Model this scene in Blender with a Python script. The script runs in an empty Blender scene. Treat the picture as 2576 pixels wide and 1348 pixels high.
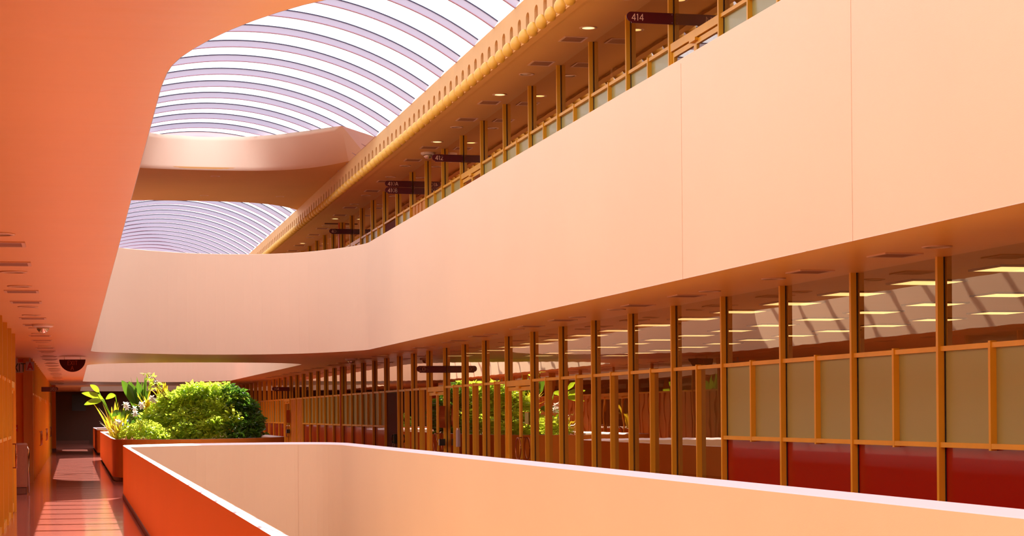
import bpy, bmesh, math, random
from mathutils import Vector
random.seed(7)
S = bpy.context.scene
COL = S.collection
PI = math.pi

# ------------------------------------------------------------------ camera
# a view camera held level: shifted lens keeps the posts upright, 0.5 degree roll
cam_d = bpy.data.cameras.new('camera'); cam = bpy.data.objects.new('camera', cam_d); COL.objects.link(cam)
F_PX, ROLL, PSI = 4650.0, 0.0085, math.atan2(1103.1, 4650.0)
cam_d.sensor_fit = 'HORIZONTAL'; cam_d.sensor_width = 36.0
cam_d.lens = F_PX / 2576 * 36.0
cam_d.shift_y = (1036.6 - 674.0) / 2576
cam_d.clip_start = 0.1; cam_d.clip_end = 400
from mathutils import Matrix
rm = Matrix.Rotation(-PSI, 4, 'Z') @ Matrix.Rotation(PI/2, 4, 'X') @ Matrix.Rotation(-ROLL, 4, 'Z')
cam.matrix_world = Matrix.Translation((0, 0, 1.65)) @ rm
S.camera = cam

# ------------------------------------------------------------------ world, sun, exposure
W = bpy.data.worlds.new('sky'); S.world = W; W.use_nodes = True
bg = W.node_tree.nodes['Background']
bg.inputs[0].default_value = (0.92, 0.93, 1.06, 1); bg.inputs[1].default_value = 2.7
sun_d = bpy.data.lights.new('sun', 'SUN'); sun = bpy.data.objects.new('sun', sun_d); COL.objects.link(sun)
sun_d.energy = 16.0; sun_d.color = (1.0, 0.95, 0.88); sun_d.angle = 0.009
sun.rotation_euler = Vector((-0.30, -1.15, -1.0)).to_track_quat('-Z', 'Y').to_euler()
sun.location = (10, 60, 40)
S.view_settings.view_transform = 'Standard'; S.view_settings.look = 'None'
S.view_settings.exposure = 0.0; S.view_settings.gamma = 1.0
S.cycles.max_bounces = 9; S.cycles.diffuse_bounces = 6; S.cycles.glossy_bounces = 4
S.cycles.transmission_bounces = 4; S.cycles.transparent_max_bounces = 24
S.cycles.sample_clamp_indirect = 6.0; S.cycles.caustics_reflective = False; S.cycles.caustics_refractive = False

# ------------------------------------------------------------------ materials
def mat(name, col, rough=0.6, spec=0.5, metal=0.0, noise=None, bump=None, emit=None, coat=0.0):
    m = bpy.data.materials.new(name); m.use_nodes = True
    nt = m.node_tree; b = nt.nodes['Principled BSDF']
    b.inputs['Base Color'].default_value = (*col, 1); b.inputs['Roughness'].default_value = rough
    b.inputs['Specular IOR Level'].default_value = spec; b.inputs['Metallic'].default_value = metal
    b.inputs['Coat Weight'].default_value = coat
    tc = nt.nodes.new('ShaderNodeTexCoord')
    if noise:                                   # (scale, amount, stretch)
        sc, am, st = noise
        mp = nt.nodes.new('ShaderNodeMapping'); mp.inputs['Scale'].default_value = st
        nt.links.new(tc.outputs['Object'], mp.inputs[0])
        n = nt.nodes.new('ShaderNodeTexNoise'); n.inputs['Scale'].default_value = sc; n.inputs['Detail'].default_value = 6
        nt.links.new(mp.outputs[0], n.inputs[0])
        r = nt.nodes.new('ShaderNodeMapRange'); r.inputs[1].default_value = .25; r.inputs[2].default_value = .75
        r.inputs[3].default_value = 1-am; r.inputs[4].default_value = 1+am
        nt.links.new(n.outputs[0], r.inputs[0])
        mx = nt.nodes.new('ShaderNodeVectorMath'); mx.operation = 'SCALE'; mx.inputs[0].default_value = col
        nt.links.new(r.outputs[0], mx.inputs['Scale']); nt.links.new(mx.outputs[0], b.inputs['Base Color'])
    if bump:                                    # (scale, distance, stretch)
        sc, di, st = bump
        mp = nt.nodes.new('ShaderNodeMapping'); mp.inputs['Scale'].default_value = st
        nt.links.new(tc.outputs['Object'], mp.inputs[0])
        n = nt.nodes.new('ShaderNodeTexNoise'); n.inputs['Scale'].default_value = sc; n.inputs['Detail'].default_value = 3
        nt.links.new(mp.outputs[0], n.inputs[0])
        bp = nt.nodes.new('ShaderNodeBump'); bp.inputs['Distance'].default_value = di; bp.inputs['Strength'].default_value = 1
        nt.links.new(n.outputs[0], bp.inputs['Height']); nt.links.new(bp.outputs[0], b.inputs['Normal'])
    if emit:
        b.inputs['Emission Color'].default_value = (*emit[0], 1); b.inputs['Emission Strength'].default_value = emit[1]
    return m

def glass(name, tint, f0=.045, bump=0.0, gain=2.2, refl=(1.0, .86, .70)):
    # single sheet: clear, with an angle-dependent mirror reflection (same from both sides)
    m = bpy.data.materials.new(name); m.use_nodes = True; nt = m.node_tree
    for n in list(nt.nodes): nt.nodes.remove(n)
    N = nt.nodes.new; out = N('ShaderNodeOutputMaterial'); mx = N('ShaderNodeMixShader')
    t = N('ShaderNodeBsdfTransparent'); t.inputs[0].default_value = (*tint, 1)
    g = N('ShaderNodeBsdfGlossy'); g.inputs['Roughness'].default_value = 0.0; g.inputs[0].default_value = (*refl, 1)
    ge = N('ShaderNodeNewGeometry'); dt = N('ShaderNodeVectorMath'); dt.operation = 'DOT_PRODUCT'
    nt.links.new(ge.outputs['Normal'], dt.inputs[0]); nt.links.new(ge.outputs['Incoming'], dt.inputs[1])
    def ma(op, a, b=None):
        q = N('ShaderNodeMath'); q.operation = op
        for i, v in enumerate((a, b)):
            if v is None: continue
            if isinstance(v, (int, float)): q.inputs[i].default_value = v
            else: nt.links.new(v, q.inputs[i])
        return q.outputs[0]
    c = ma('ABSOLUTE', dt.outputs['Value']); p = ma('POWER', ma('SUBTRACT', 1.0, c), 5.0)
    fr = ma('MULTIPLY', ma('ADD', ma('MULTIPLY', p, 1-f0), f0), gain)
    fr = ma('MINIMUM', fr, .92)
    nt.links.new(fr, mx.inputs[0]); nt.links.new(t.outputs[0], mx.inputs[1]); nt.links.new(g.outputs[0], mx.inputs[2])
    if bump:
        tc = N('ShaderNodeTexCoord'); n = N('ShaderNodeTexNoise'); n.inputs['Scale'].default_value = .9
        nt.links.new(tc.outputs['Object'], n.inputs[0])
        bp = N('ShaderNodeBump'); bp.inputs['Distance'].default_value = bump
        nt.links.new(n.outputs[0], bp.inputs['Height']); nt.links.new(bp.outputs[0], g.inputs['Normal'])
    nt.links.new(mx.outputs[0], out.inputs[0])
    return m

def leafmat(name, c, tr, mixf=0.5, rough=0.35):
    m = bpy.data.materials.new(name); m.use_nodes = True; nt = m.node_tree
    b = nt.nodes['Principled BSDF']; b.inputs['Roughness'].default_value = rough
    out = nt.nodes['Material Output']
    tc = nt.nodes.new('ShaderNodeTexCoord'); n = nt.nodes.new('ShaderNodeTexNoise'); n.inputs['Scale'].default_value = 2.3
    nt.links.new(tc.outputs['Object'], n.inputs[0])
    mc = nt.nodes.new('ShaderNodeMix'); mc.data_type = 'RGBA'
    mc.inputs[6].default_value = (*[x*.6 for x in c], 1); mc.inputs[7].default_value = (*[x*1.4 for x in c], 1)
    nt.links.new(n.outputs[0], mc.inputs[0]); nt.links.new(mc.outputs[2], b.inputs['Base Color'])
    t = nt.nodes.new('ShaderNodeBsdfTranslucent'); t.inputs[0].default_value = (*tr, 1)
    mx = nt.nodes.new('ShaderNodeMixShader'); mx.inputs[0].default_value = mixf
    nt.links.new(b.outputs[0], mx.inputs[1]); nt.links.new(t.outputs[0], mx.inputs[2]); nt.links.new(mx.outputs[0], out.inputs[0])
    return m

M = dict(
    plaster = mat('peach_plaster', (0.80, 0.58, 0.41), .85, .2, noise=(.35, .03, (1, 1, 1)), bump=(140, .001, (1, 1, 1))),
    joint = mat('joint_sealant', (.70, .47, .32), .8),
    orange = mat('orange_plaster', (0.93, 0.31, 0.035), .85, .2, noise=(.35, .03, (1, 1, 1)), bump=(140, .001, (1, 1, 1))),  # walkway faces: bounce glow from the sunlit floor put into the orange
    cap = mat('pale_cap_plaster', (0.84, 0.67, 0.66), .6, .4),
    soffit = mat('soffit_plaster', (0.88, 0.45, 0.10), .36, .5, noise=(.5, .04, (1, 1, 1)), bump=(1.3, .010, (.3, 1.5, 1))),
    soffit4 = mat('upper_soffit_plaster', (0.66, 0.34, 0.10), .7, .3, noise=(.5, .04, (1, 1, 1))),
    cornice = mat('ochre_cornice', (0.66, 0.38, 0.14), .6, .3, noise=(1.5, .05, (1, 1, 1))),
    ball = mat('gold_ball_paint', (0.68, 0.37, 0.045), .42, .5),
    floor = mat('polished_red_floor', (0.50, 0.15, 0.105), .10, .55, noise=(2.0, .16, (.5, 2.2, 1)), bump=(.9, .0035, (.5, 1.6, 1))),
    lowfloor = mat('lower_floor', (0.82, 0.56, 0.20), .5),
    gold = mat('gold_painted_metal', (0.78, 0.39, 0.018), .36, .5, noise=(3, .08, (1, 1, .2))),
    wood = mat('orange_wood_boards', (0.62, 0.24, 0.03), .45, .4, noise=(4, .18, (1, 2, .15))),
    gasket = mat('black_gasket', (0.02, 0.008, 0.01), .7),
    frost = mat('olive_frosted_glass', (0.36, 0.33, 0.10), .3, .4, coat=.12),
    red = mat('deep_red_panel', (0.30, 0.002, 0.001), .25, .4, coat=.25),
    maroon = mat('maroon_sign_enamel', (0.085, 0.003, 0.006), .35, .4),
    maroon_door = mat('dark_maroon_door', (0.10, 0.014, 0.008), .75, .15),
    letters = mat('cream_lettering', (0.95, 0.62, 0.42), .6),
    faint = mat('faint_orange_lettering', (0.50, 0.07, 0.02), .6),
    glass = glass('facade_glass', (.88, .80, .68), .045, .0015),
    vaultglass = glass('skylight_glazing', (.98, .98, 1.0), .01, 0, 1.0, (1, 1, 1)),
    rib = mat('lavender_rib_paint', (0.44, 0.42, 0.50), .5, .4),
    ribcap = mat('dark_rib_gasket', (0.035, 0.03, 0.07), .6),
    ribflange = mat('mauve_rib_flange', (0.45, 0.28, 0.36), .5),
    blue = mat('blue_roof_shell', (0.10, 0.18, 0.30), .6),
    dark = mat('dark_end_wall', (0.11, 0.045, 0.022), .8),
    darker = mat('black_board', (0.02, 0.012, 0.008), .5),
    room = mat('office_plaster', (0.72, 0.56, 0.33), .8),
    carpet = mat('office_carpet', (0.42, 0.30, 0.15), .9),
    panel = mat('fluorescent_panel', (1, .8, .45), .5, emit=((1.0, 0.66, 0.26), 1.9)),
    lamp = mat('warm_lamp', (1, .8, .5), .5, emit=((1.0, .70, .26), 2.2)),
    chrome = mat('chrome', (.75, .62, .5), .25, .5, metal=1.0),
    trim = mat('lamp_trim_ring', (.70, .42, .24), .35, .6),
    vent = mat('vent_louvre', (.40, .16, .07), .5),
    slot = mat('vent_dark', (.16, .06, .03), .8),
    white = mat('white_plastic', (.80, .68, .60), .4),
    bronze = mat('bronze_plate', (.36, .10, .03), .32, .5, metal=.75),
    black = mat('black_plastic', (.012, .012, .012), .35),
    grey = mat('grey_acrylic', (.42, .34, .36), .4),
    ltr_dark = mat('dark_green_letters', (.03, .05, .04), .5),
    ltr_red = mat('red_letter', (.55, .02, .03), .5),
    alarm = mat('alarm_red', (.65, .01, .01), .35),
    bin = mat('brown_bin', (.33, .11, .055), .4, .4, noise=(30, .08, (1, 1, 1))),
    base = mat('brown_base_trim', (.16, .045, .02), .5),
    soil = mat('potting_soil', (.10, .05, .025), .95),
    redpole = mat('red_orange_pipe', (.55, .07, .012), .4),
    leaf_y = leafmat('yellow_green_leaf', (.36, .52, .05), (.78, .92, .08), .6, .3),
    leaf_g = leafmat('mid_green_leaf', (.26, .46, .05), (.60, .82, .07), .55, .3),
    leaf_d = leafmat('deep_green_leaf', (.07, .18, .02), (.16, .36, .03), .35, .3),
    leaf_pad = leafmat('paddle_leaf', (.05, .13, .02), (.12, .24, .015), .4, .22),
    leaf_lime = leafmat('lime_paddle_leaf', (.14, .26, .02), (.42, .58, .02), .5, .25),
    leaf_gold = leafmat('golden_blade', (.45, .38, .02), (.85, .65, .03), .5),
    leaf_pink = leafmat('pink_rosette_leaf', (.35, .12, .08), (.7, .25, .15), .4),
    petal = leafmat('white_petal', (.80, .74, .70), (.85, .78, .72), .4),
    stem = mat('brown_stem', (.16, .09, .03), .8),
    bark = mat('grey_brown_bark', (.20, .11, .05), .9),
)

# ------------------------------------------------------------------ helpers
def link_mesh(name, me, m=None, parent=None, loc=None, rz=0):
    o = bpy.data.objects.new(name, me); COL.objects.link(o)
    if m is not None and not me.materials: me.materials.append(m)
    if parent: o.parent = parent
    if loc: o.location = loc
    o.rotation_euler[2] = rz
    return o
def to_mesh(name, bm, m, smooth=False):
    me = bpy.data.meshes.new(name); bm.to_mesh(me); bm.free(); me.materials.append(m)
    if smooth:
        for p in me.polygons: p.use_smooth = True
    return me
def obj(name, bm, m, parent=None, loc=None, rz=0, smooth=False):
    return link_mesh(name, to_mesh(name, bm, m, smooth), None, parent, loc, rz)
def pymesh(name, vs, fs, m, parent=None, smooth=False, loc=None):
    me = bpy.data.meshes.new(name); me.from_pydata(vs, [], fs); me.materials.append(m); me.update()
    if smooth:
        for p in me.polygons: p.use_smooth = True
    return link_mesh(name, me, None, parent, loc)
def box(bm, x0, x1, y0, y1, z0, z1):
    v = [bm.verts.new(p) for p in ((x0,y0,z0),(x1,y0,z0),(x1,y1,z0),(x0,y1,z0),(x0,y0,z1),(x1,y0,z1),(x1,y1,z1),(x0,y1,z1))]
    for f in ((0,3,2,1),(4,5,6,7),(0,1,5,4),(1,2,6,5),(2,3,7,6),(3,0,4,7)): bm.faces.new([v[i] for i in f])
def bxs(*boxes):
    bm = bmesh.new()
    for b in boxes: box(bm, *b)
    return bm
def empty(name, loc=(0,0,0), rz=0):
    o = bpy.data.objects.new(name, None); COL.objects.link(o); o.location = loc; o.rotation_euler[2] = rz
    o.empty_display_size = .2
    return o
def tag(o, label, cat, group=None):
    o['label'] = label; o['category'] = cat
    if group: o['group'] = group
    return o
def struct(o): o['kind'] = 'structure'; return o
def tube(bm, pts, r, n=8, close=True):
    rings = []
    for i, p in enumerate(pts):
        p = Vector(p)
        d = (Vector(pts[min(i+1, len(pts)-1)]) - Vector(pts[max(i-1, 0)])).normalized()
        a = d.cross(Vector((0, 0, 1)))
        if a.length < 1e-3: a = Vector((1, 0, 0))
        a.normalize(); b = d.cross(a)
        rr = r[i] if isinstance(r, (list, tuple)) else r
        rings.append([bm.verts.new(p + rr*(math.cos(t*2*PI/n)*a + math.sin(t*2*PI/n)*b)) for t in range(n)])
    for A, B in zip(rings, rings[1:]):
        for k in range(n): bm.faces.new((A[k], A[(k+1) % n], B[(k+1) % n], B[k]))
    if close:
        bm.faces.new(rings[0][::-1]); bm.faces.new(rings[-1])
def lathe(bm, prof, cx=0, cy=0, n=24):
    rings = []
    for r, z in prof:
        rings.append([bm.verts.new((cx + r*math.cos(t*2*PI/n), cy + r*math.sin(t*2*PI/n), z)) for t in range(n)])
    for A, B in zip(rings, rings[1:]):
        for k in range(n): bm.faces.new((A[k], A[(k+1) % n], B[(k+1) % n], B[k]))
    for R in (rings[0][::-1], rings[-1]):
        try: bm.faces.new(R)
        except ValueError: pass
def sheet(x, y0, y1, z0, z1):
    bm = bmesh.new(); bm.faces.new([bm.verts.new(p) for p in ((x,y0,z0),(x,y0,z1),(x,y1,z1),(x,y1,z0))]); return bm
def ordn(k): return ['first','second','third','fourth','fifth','sixth','seventh','eighth','ninth','tenth','eleventh','twelfth','thirteenth','fourteenth','fifteenth','sixteenth','seventeenth','eighteenth','nineteenth','twentieth','twenty-first','twenty-second','twenty-third','twenty-fourth','twenty-fifth','twenty-sixth','twenty-seventh','twenty-eighth','twenty-ninth','thirtieth'][k]

# smooth closed loop through points (Catmull-Rom on curved stretches)
def smooth_loop(pts, sub=4):
    out = []; n = len(pts)
    for i in range(n):
        p0, p1, p2, p3 = (Vector(pts[(i+k) % n]) for k in (-1, 0, 1, 2))
        if (p2-p1).length > 6: out.append(tuple(p1)); continue
        q0 = p0 if (p1-p0).length < 6 else p1 - (p1-p0).normalized()*(p2-p1).length
        q3 = p3 if (p3-p2).length < 6 else p2 + (p3-p2).normalized()*(p2-p1).length
        for s in range(sub):
            t = s/sub
            out.append(tuple(.5*((2*p1) + (p2-q0)*t + (2*q0-5*p1+4*p2-q3)*t*t + (3*p1-q0-3*p2+q3)*t**3)))
    return out
def area(l): return sum(a[0]*b[1]-b[0]*a[1] for a, b in zip(l, l[1:]+l[:1]))/2
def offset(loop, d):                           # outward offset of a closed counter-clockwise loop
    out = []; n = len(loop)
    for i in range(n):
        a, b, c = Vector(loop[i-1]), Vector(loop[i]), Vector(loop[(i+1) % n])
        t1 = (b-a).normalized(); t2 = (c-b).normalized()
        n1 = Vector((t1.y, -t1.x)); n2 = Vector((t2.y, -t2.x)); m = (n1+n2)
        m = m/max(.35, m.dot(n1)) if m.length > 1e-6 else n1
        out.append(tuple(b + m*d))
    return out
def sweep(loop, prof, closed_prof=True):        # prof: list of (offset, z)
    bm = bmesh.new(); rings = []
    for d, z in prof:
        l = offset(loop, d) if abs(d) > 1e-6 else loop
        rings.append([bm.verts.new((x, y, z)) for x, y in l])
    n = len(loop); R = rings + ([rings[0]] if closed_prof else [])
    for A, B in zip(R, R[1:]):
        for k in range(n): bm.faces.new((A[k], A[(k+1) % n], B[(k+1) % n], B[k]))
    bmesh.ops.recalc_face_normals(bm, faces=bm.faces)
    return bm
def holed_plane(outer, holes, z):
    bm = bmesh.new()
    for l in [outer]+holes:
        v = [bm.verts.new((x, y, z)) for x, y in l]
        for k in range(len(v)): bm.edges.new((v[k], v[(k+1) % len(v)]))
    bmesh.ops.triangle_fill(bm, use_beauty=True, use_dissolve=False, edges=list(bm.edges))
    return bm

# ------------------------------------------------------------------ heights and plan
Z1, ZF4, Z2 = 3.08, 4.40, 7.46          # soffit over the third floor, fourth floor, soffit over it
CX = 3.42
def ring4(y0, y1):                       # opening in the fourth-floor slab, ends bowed like the photo's
    far = [(6.45, y1-3.9), (6.42, y1-3.15), (6.13, y1-2.2), (5.41, y1-.88), (4.6, y1-.2), (3.75, y1), (2.85, y1-.1), (1.95, y1-.6), (1.03, y1-1.4), (.52, y1-2.0), (.385, y1-2.6)]
    near = [(.385, y0+2.85), (.43, y0+2.15), (.65, y0+1.4), (1.0, y0+.85), (1.7, y0+.35), (2.5, y0+.06), (3.4, y0), (4.4, y0+.15), (5.4, y0+.6), (6.1, y0+1.35), (6.4, y0+2.2), (6.45, y0+2.9)]
    l = smooth_loop(far+near)
    return l if area(l) > 0 else l[::-1]
def ring3(y0, y1):
    far = [(5.335, y1-2.3), (5.31, y1-1.6), (5.08, y1-.75), (4.55, y1-.2), (3.74, y1), (2.7, y1-.1), (2.0, y1-.45), (1.4, y1-.95), (1.14, y1-1.3), (1.10, y1-1.7)]
    near = [(1.10, y0+1.7), (1.2, y0+1.1), (1.6, y0+.5), (2.4, y0+.1), (3.2, y0), (4.1, y0+.15), (4.9, y0+.7), (5.25, y0+1.5), (5.335, y0+2.3)]
    l = smooth_loop(far+near)
    return l if area(l) > 0 else l[::-1]
O4 = [ring4(5.35, 44.42), ring4(51.1, 81.35), ring4(91.5, 111.5)]
YN, YF, XL, XR = -14.0, 113.0, -4.5, 15.5
O3 = [ring3(4.5, 39.42)]
# the two planters sit in the next openings of the third floor
def plant_ring(y0, y1):
    near = [(1.10, y0+2.2), (1.18, y0+1.3), (1.5, y0+.65), (2.2, y0+.2), (3.0, y0+.05), (4.1, y0+.75), (4.9, y0+1.95), (5.25, y0+2.9), (5.30, y0+4.0)]
    far = [(5.30, y1-2.5), (5.2, y1-1.3), (4.6, y1-.3), (3.4, y1), (2.2, y1-.2), (1.4, y1-.9), (1.12, y1-1.6), (1.10, y1-2.4)]
    l = smooth_loop(near+far)
    return l if area(l) > 0 else l[::-1]
P1, P2 = plant_ring(45.9, 71.8), plant_ring(77.4, 97.5)

outer = [(XL, YN), (XR, YN), (XR, YF), (XL, YF)]
struct(obj('floor', holed_plane(outer, [offset(O3[0], .14), offset(P1, .14), offset(P2, .14)], 0.0), M['floor']))
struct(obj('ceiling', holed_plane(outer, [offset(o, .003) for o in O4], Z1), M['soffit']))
struct(obj('floor_upper', holed_plane(outer, [offset(o, .1) for o in O4], ZF4), M['floor']))
struct(obj('floor_lower', bxs((XL, XR, YN, YF, -4.5, -4.4)), M['lowfloor']))

# parapets -----------------------------------------------------------
def prof(z0, zt): return [(0, z0), (0, zt-.045), (.012, zt-.036), (.135, zt), (.145, zt-.006), (.145, z0)]
def parapet(name, loop, z0, zt, floor_z, label, mface, moutside=None, slope=True):
    # solid wall ring, its sloping cap and the dark base strip on the walkway side
    t = empty(name, (0, 0, floor_z))
    def part(nm, bm, m, sm=False):
        o = obj(nm, bm, m, t); o.location = (0, 0, -floor_z); return o
    part('wall_face', sweep(loop, [(0, z0), (0, zt-.042)], False), mface)
    part('walkway_face', sweep(loop, [(.145, floor_z-.02), (.145, zt-.006)], False), moutside or mface)
    part('cap', sweep(loop, [(0, zt-.045), (.012, zt-.038), (.132, zt), (.145, zt-.006)] if slope else [(0, zt-.042), (.0, zt-.006), (.008, zt), (.137, zt-.004), (.145, zt-.01)], False), M['cap'] if slope else mface)
    part('base_trim', sweep(loop, [(.145, floor_z+.09), (.157, floor_z+.085), (.157, floor_z+.002), (.145, floor_z+.002)], False), M['base'])
    tag(t, label, 'parapet')
    return t
near_par = parapet('curved_parapet', O3[0], -1.25, 1.05, 0.0, 'low peach parapet, orange floor glow put into its walkway side, around the near third-floor opening, nearest the camera', M['plaster'], M['orange'])
up1 = parapet('curved_parapet', O4[0], Z1, 5.475, ZF4, 'broad pale peach parapet sweeping around the near fourth-floor opening', M['plaster'], slope=False)
up2 = parapet('curved_parapet', O4[1], Z1, 5.475, ZF4, 'second peach fourth-floor parapet, seen as a strip above the big shrub', M['plaster'], slope=False)
up3 = parapet('curved_parapet', O4[2], Z1, 5.475, ZF4, 'farthest peach parapet strip, above the tall paddle leaves', M['plaster'], slope=False)
def joint(par, x, y, z0, z1, ang, fz):
    o = obj('expansion_joint', bxs((-.002, .002, -.002, .003, z0-fz, z1-fz)), M['joint'], par); o.location = (x, y, 0); o.rotation_euler[2] = ang
joint(near_par, 4.62, 39.16, -1.2, 1.0, -.35, 0)
joint(up1, 5.5, 43.42, Z1, 5.42, -.7, ZF4)
joint(up1, 6.449, 19.1, Z1, 5.42, PI/2, ZF4)
joint(up1, 6.449, 14.6, Z1, 5.42, PI/2, ZF4)

# ------------------------------------------------------------------ shell walls
wl = bmesh.new()
box(wl, XL-.1, XL, YN, YF, 0, Z1); box(wl, XL-.1, XL, YN, YF, ZF4, Z2)
struct(obj('wall_left', wl, M['room']))
struct(obj('wall_right', bxs((XR, XR+.1, YN, YF, 0, Z1), (XR, XR+.1, YN, YF, ZF4, Z2)), M['room']))
struct(obj('wall_lower', bxs((-1.2, -1.1, YN, YF, -4.4, -.05), (7.9, 8.0, YN, YF, -4.4, -.05)), M['plaster']))
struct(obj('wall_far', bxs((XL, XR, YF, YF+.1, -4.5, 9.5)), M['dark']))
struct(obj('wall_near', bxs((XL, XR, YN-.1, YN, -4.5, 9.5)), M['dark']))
# upper left wing (seen only in reflections): plain wall
struct(obj('wall_upper_left', bxs((-1.14, -1.04, YN, YF, ZF4, Z2)), M['plaster']))
# soffit over the fourth floor, both sides, and roof slab above
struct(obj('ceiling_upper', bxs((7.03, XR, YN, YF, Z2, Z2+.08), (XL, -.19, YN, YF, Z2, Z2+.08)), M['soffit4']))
struct(obj('roof', bxs((7.06, XR, YN, YF, 8.0, 8.07), (XL, -.22, YN, YF, 8.0, 8.07), (XL, XR, YN, 3.0, 8.1, 8.2)), M['plaster']))

# ------------------------------------------------------------------ facades
BAY, Y0 = 1.993, 16.04
def facade_meshes(H):
    g = {}
    def mk(k, bm, m): g[k] = to_mesh(k, bm, m)
    mk('post', bxs((-.07, .03, -.0225, .0225, 0, H)), M['gold'])
    mk('gasket', bxs((-.008, 0, -.036, -.0225, 0, H)), M['gasket'])
    mk('transom', bxs((-.045, .02, .0225, BAY-.0225, 2.19, 2.237)), M['gold'])
    mk('sill_rail', bxs((-.055, .02, .0225, BAY-.0225, 1.285, 1.332)), M['gold'])
    mk('bottom_rail', bxs((-.045, .02, .0225, BAY-.0225, 0.0, .09)), M['gold'])
    mk('upper_pane', sheet(.004, .0225, BAY-.0225, 2.237, H), M['glass'])
    mk('half_mullion', bxs((-.058, .01, BAY/2-.02, BAY/2+.02, 1.27, 2.252)), M['gold'])
    mk('tall_mullion', bxs((-.058, .01, BAY/2-.02, BAY/2+.02, .0, 2.252)), M['gold'])
    mk('frosted_a', bxs((.002, .012, .0225, BAY/2-.02, 1.332, 2.19)), M['frost'])
    mk('frosted_b', bxs((.002, .012, BAY/2+.02, BAY-.0225, 1.332, 2.19)), M['frost'])
    mk('red_panel', bxs((.002, .02, .0225, BAY-.0225, .09, 1.285)), M['red'])
    mk('clear_a', sheet(.004, .0225, BAY/2-.02, .09, 2.19), M['glass'])
    mk('clear_b', sheet(.004, BAY/2+.02, BAY-.0225, .09, 2.19), M['glass'])
    bm = bmesh.new()
    for k in range(9):
        y = .03 + k*(BAY-.06)/9; box(bm, -.03 if k % 2 else -.012, .02, y, y+(BAY-.06)/9-.014, 0, 2.19)
    box(bm, 0, .02, .0225, BAY-.0225, 0, 2.19)
    mk('slat_panel', bm, M['wood'])
    mk('solid_door', bxs((-.01, .03, .0225, BAY-.0225, 0, 2.17)), M['maroon_door'])
    mk('door_header', bxs((-.055, .03, .0225, BAY-.0225, 2.13, 2.237)), M['gold'])
    # one glazed leaf: stiles, rails; hinge side at y=0
    L = (BAY-.13)/2
    mk('leaf', bxs((-.03, .01, 0, .06, .02, 2.115), (-.03, .01, L-.05, L, .02, 2.115), (-.03, .01, .06, L-.05, 2.045, 2.115), (-.03, .01, .06, L-.05, .02, .16)), M['gold'])
    mk('leaf_pane', sheet(-.009, .06, L-.05, .16, 2.045), M['glass'])
    bm = bmesh.new()
    tube(bm, [(-.095, .20*math.cos(t*2*PI/28), .20*math.sin(t*2*PI/28)) for t in range(29)], .014, 8, False)
    tube(bm, [(-.095, 0, .2), (-.02, 0, .2)], .012, 6); tube(bm, [(-.095, 0, -.2), (-.02, 0, -.2)], .012, 6)
    mk('ring_handle', bm, M['bronze'])
    mk('door_frame', bxs((-.05, .02, .0225, .06, 0, 2.13), (-.05, .02, BAY-.06, BAY-.0225, 0, 2.13)), M['gold'])
    mk('closer', bxs((-.075, -.03, BAY/2-.12, BAY/2+.12, 2.085, 2.125)), M['gold'])
    g['L'] = L
    return g
G3, G4 = facade_meshes(Z1), facade_meshes(Z2-ZF4)
cnt = {'window': 0, 'door': 0}
def bay(g, kind, X, Y, z, side=1, far=False):
    isdoor = kind in 'DM'
    k = 'door' if isdoor else 'window'; cnt[k] += 1
    root = struct(empty(f'{k}_{cnt[k]}', (X, Y, z), 0 if side > 0 else PI))
    def put(name, key, par=root, loc=(0, 0, 0), rx=None):
        o = link_mesh(name, g[key], parent=par, loc=loc); return o
    put('post', 'post')
    if side > 0 and not far: put('gasket', 'gasket')
    if kind != 'S' or True: put('upper_pane', 'upper_pane')
    if kind == 'D': put('header', 'door_header')
    else: put('transom', 'transom')
    if kind == 'F':
        for n_ in ('sill_rail', 'half_mullion', 'bottom_rail', 'red_panel'): put(n_, n_)
        put('frosted_pane', 'frosted_a'); put('frosted_pane', 'frosted_b')
    elif kind == 'C':
        put('mullion', 'tall_mullion'); put('bottom_rail', 'bottom_rail'); put('clear_pane', 'clear_a'); put('clear_pane', 'clear_b')
    elif kind == 'S': put('slat_panel', 'slat_panel')
    elif kind == 'M': put('door_leaf', 'solid_door')
    elif kind == 'D':
        put('door_frame', 'door_frame'); put('door_closer', 'closer')
        for s_, yy in ((0, .062), (1, BAY-.062)):
            lf = put('door_leaf', 'leaf', root, (0, yy, 0))
            if s_: lf.scale = (1, -1, 1)
            put('leaf_pane', 'leaf_pane', lf)
            if not s_: put('ring_handle', 'ring_handle', lf, (0, g['L']-.12, .985))
    return root
def kindsR3(n):
    if n in (8, 12, 27): return 'D'
    if n == 15: return 'M'
    if 3 <= n <= 14: return 'C'
    if n in (25, 26): return 'S'
    if n >= 36: return 'S'
    return 'F'
for n in range(-8, 48): bay(G3, kindsR3(n), 8.0, Y0+n*BAY, 0, 1, n > 30)
def kindsR4(n):
    if n in (3, 10, 18): return 'D'
    if n == 15: return 'M'
    if n == 13: return 'S'
    return 'F'
for n in range(-4, 46): bay(G4, kindsR4(n), 8.0, Y0+n*BAY, ZF4, 1, n > 24)
XLG = -1.04
for k in range(0, 13):                              # near left wall, ends at the recess
    kd = 'D' if k == 12 else 'F'
    bay(G3, kd, XLG, 33.1-(12-k)*BAY, 0, -1)
for k in range(0, 20):
    bay(G3, 'S' if k % 6 < 4 else 'D', XLG, 49.5+k*BAY, 0, -1)
lw = bxs((-1.08, -.97, 33.1, 33.16, 0, Z1), (-3.0, -1.08, 33.1, 33.2, 0, Z1))
struct(obj('wall_recess_near', lw, M['wood']))
struct(obj('wall_recess_far', bxs((-3.0, -1.21, 47.5, 47.6, 0, Z1)), M['orange']))
struct(obj('wall_recess_back', bxs((-3.1, -3.0, 33.1, 47.6, 0, Z1)), M['orange']))
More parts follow.
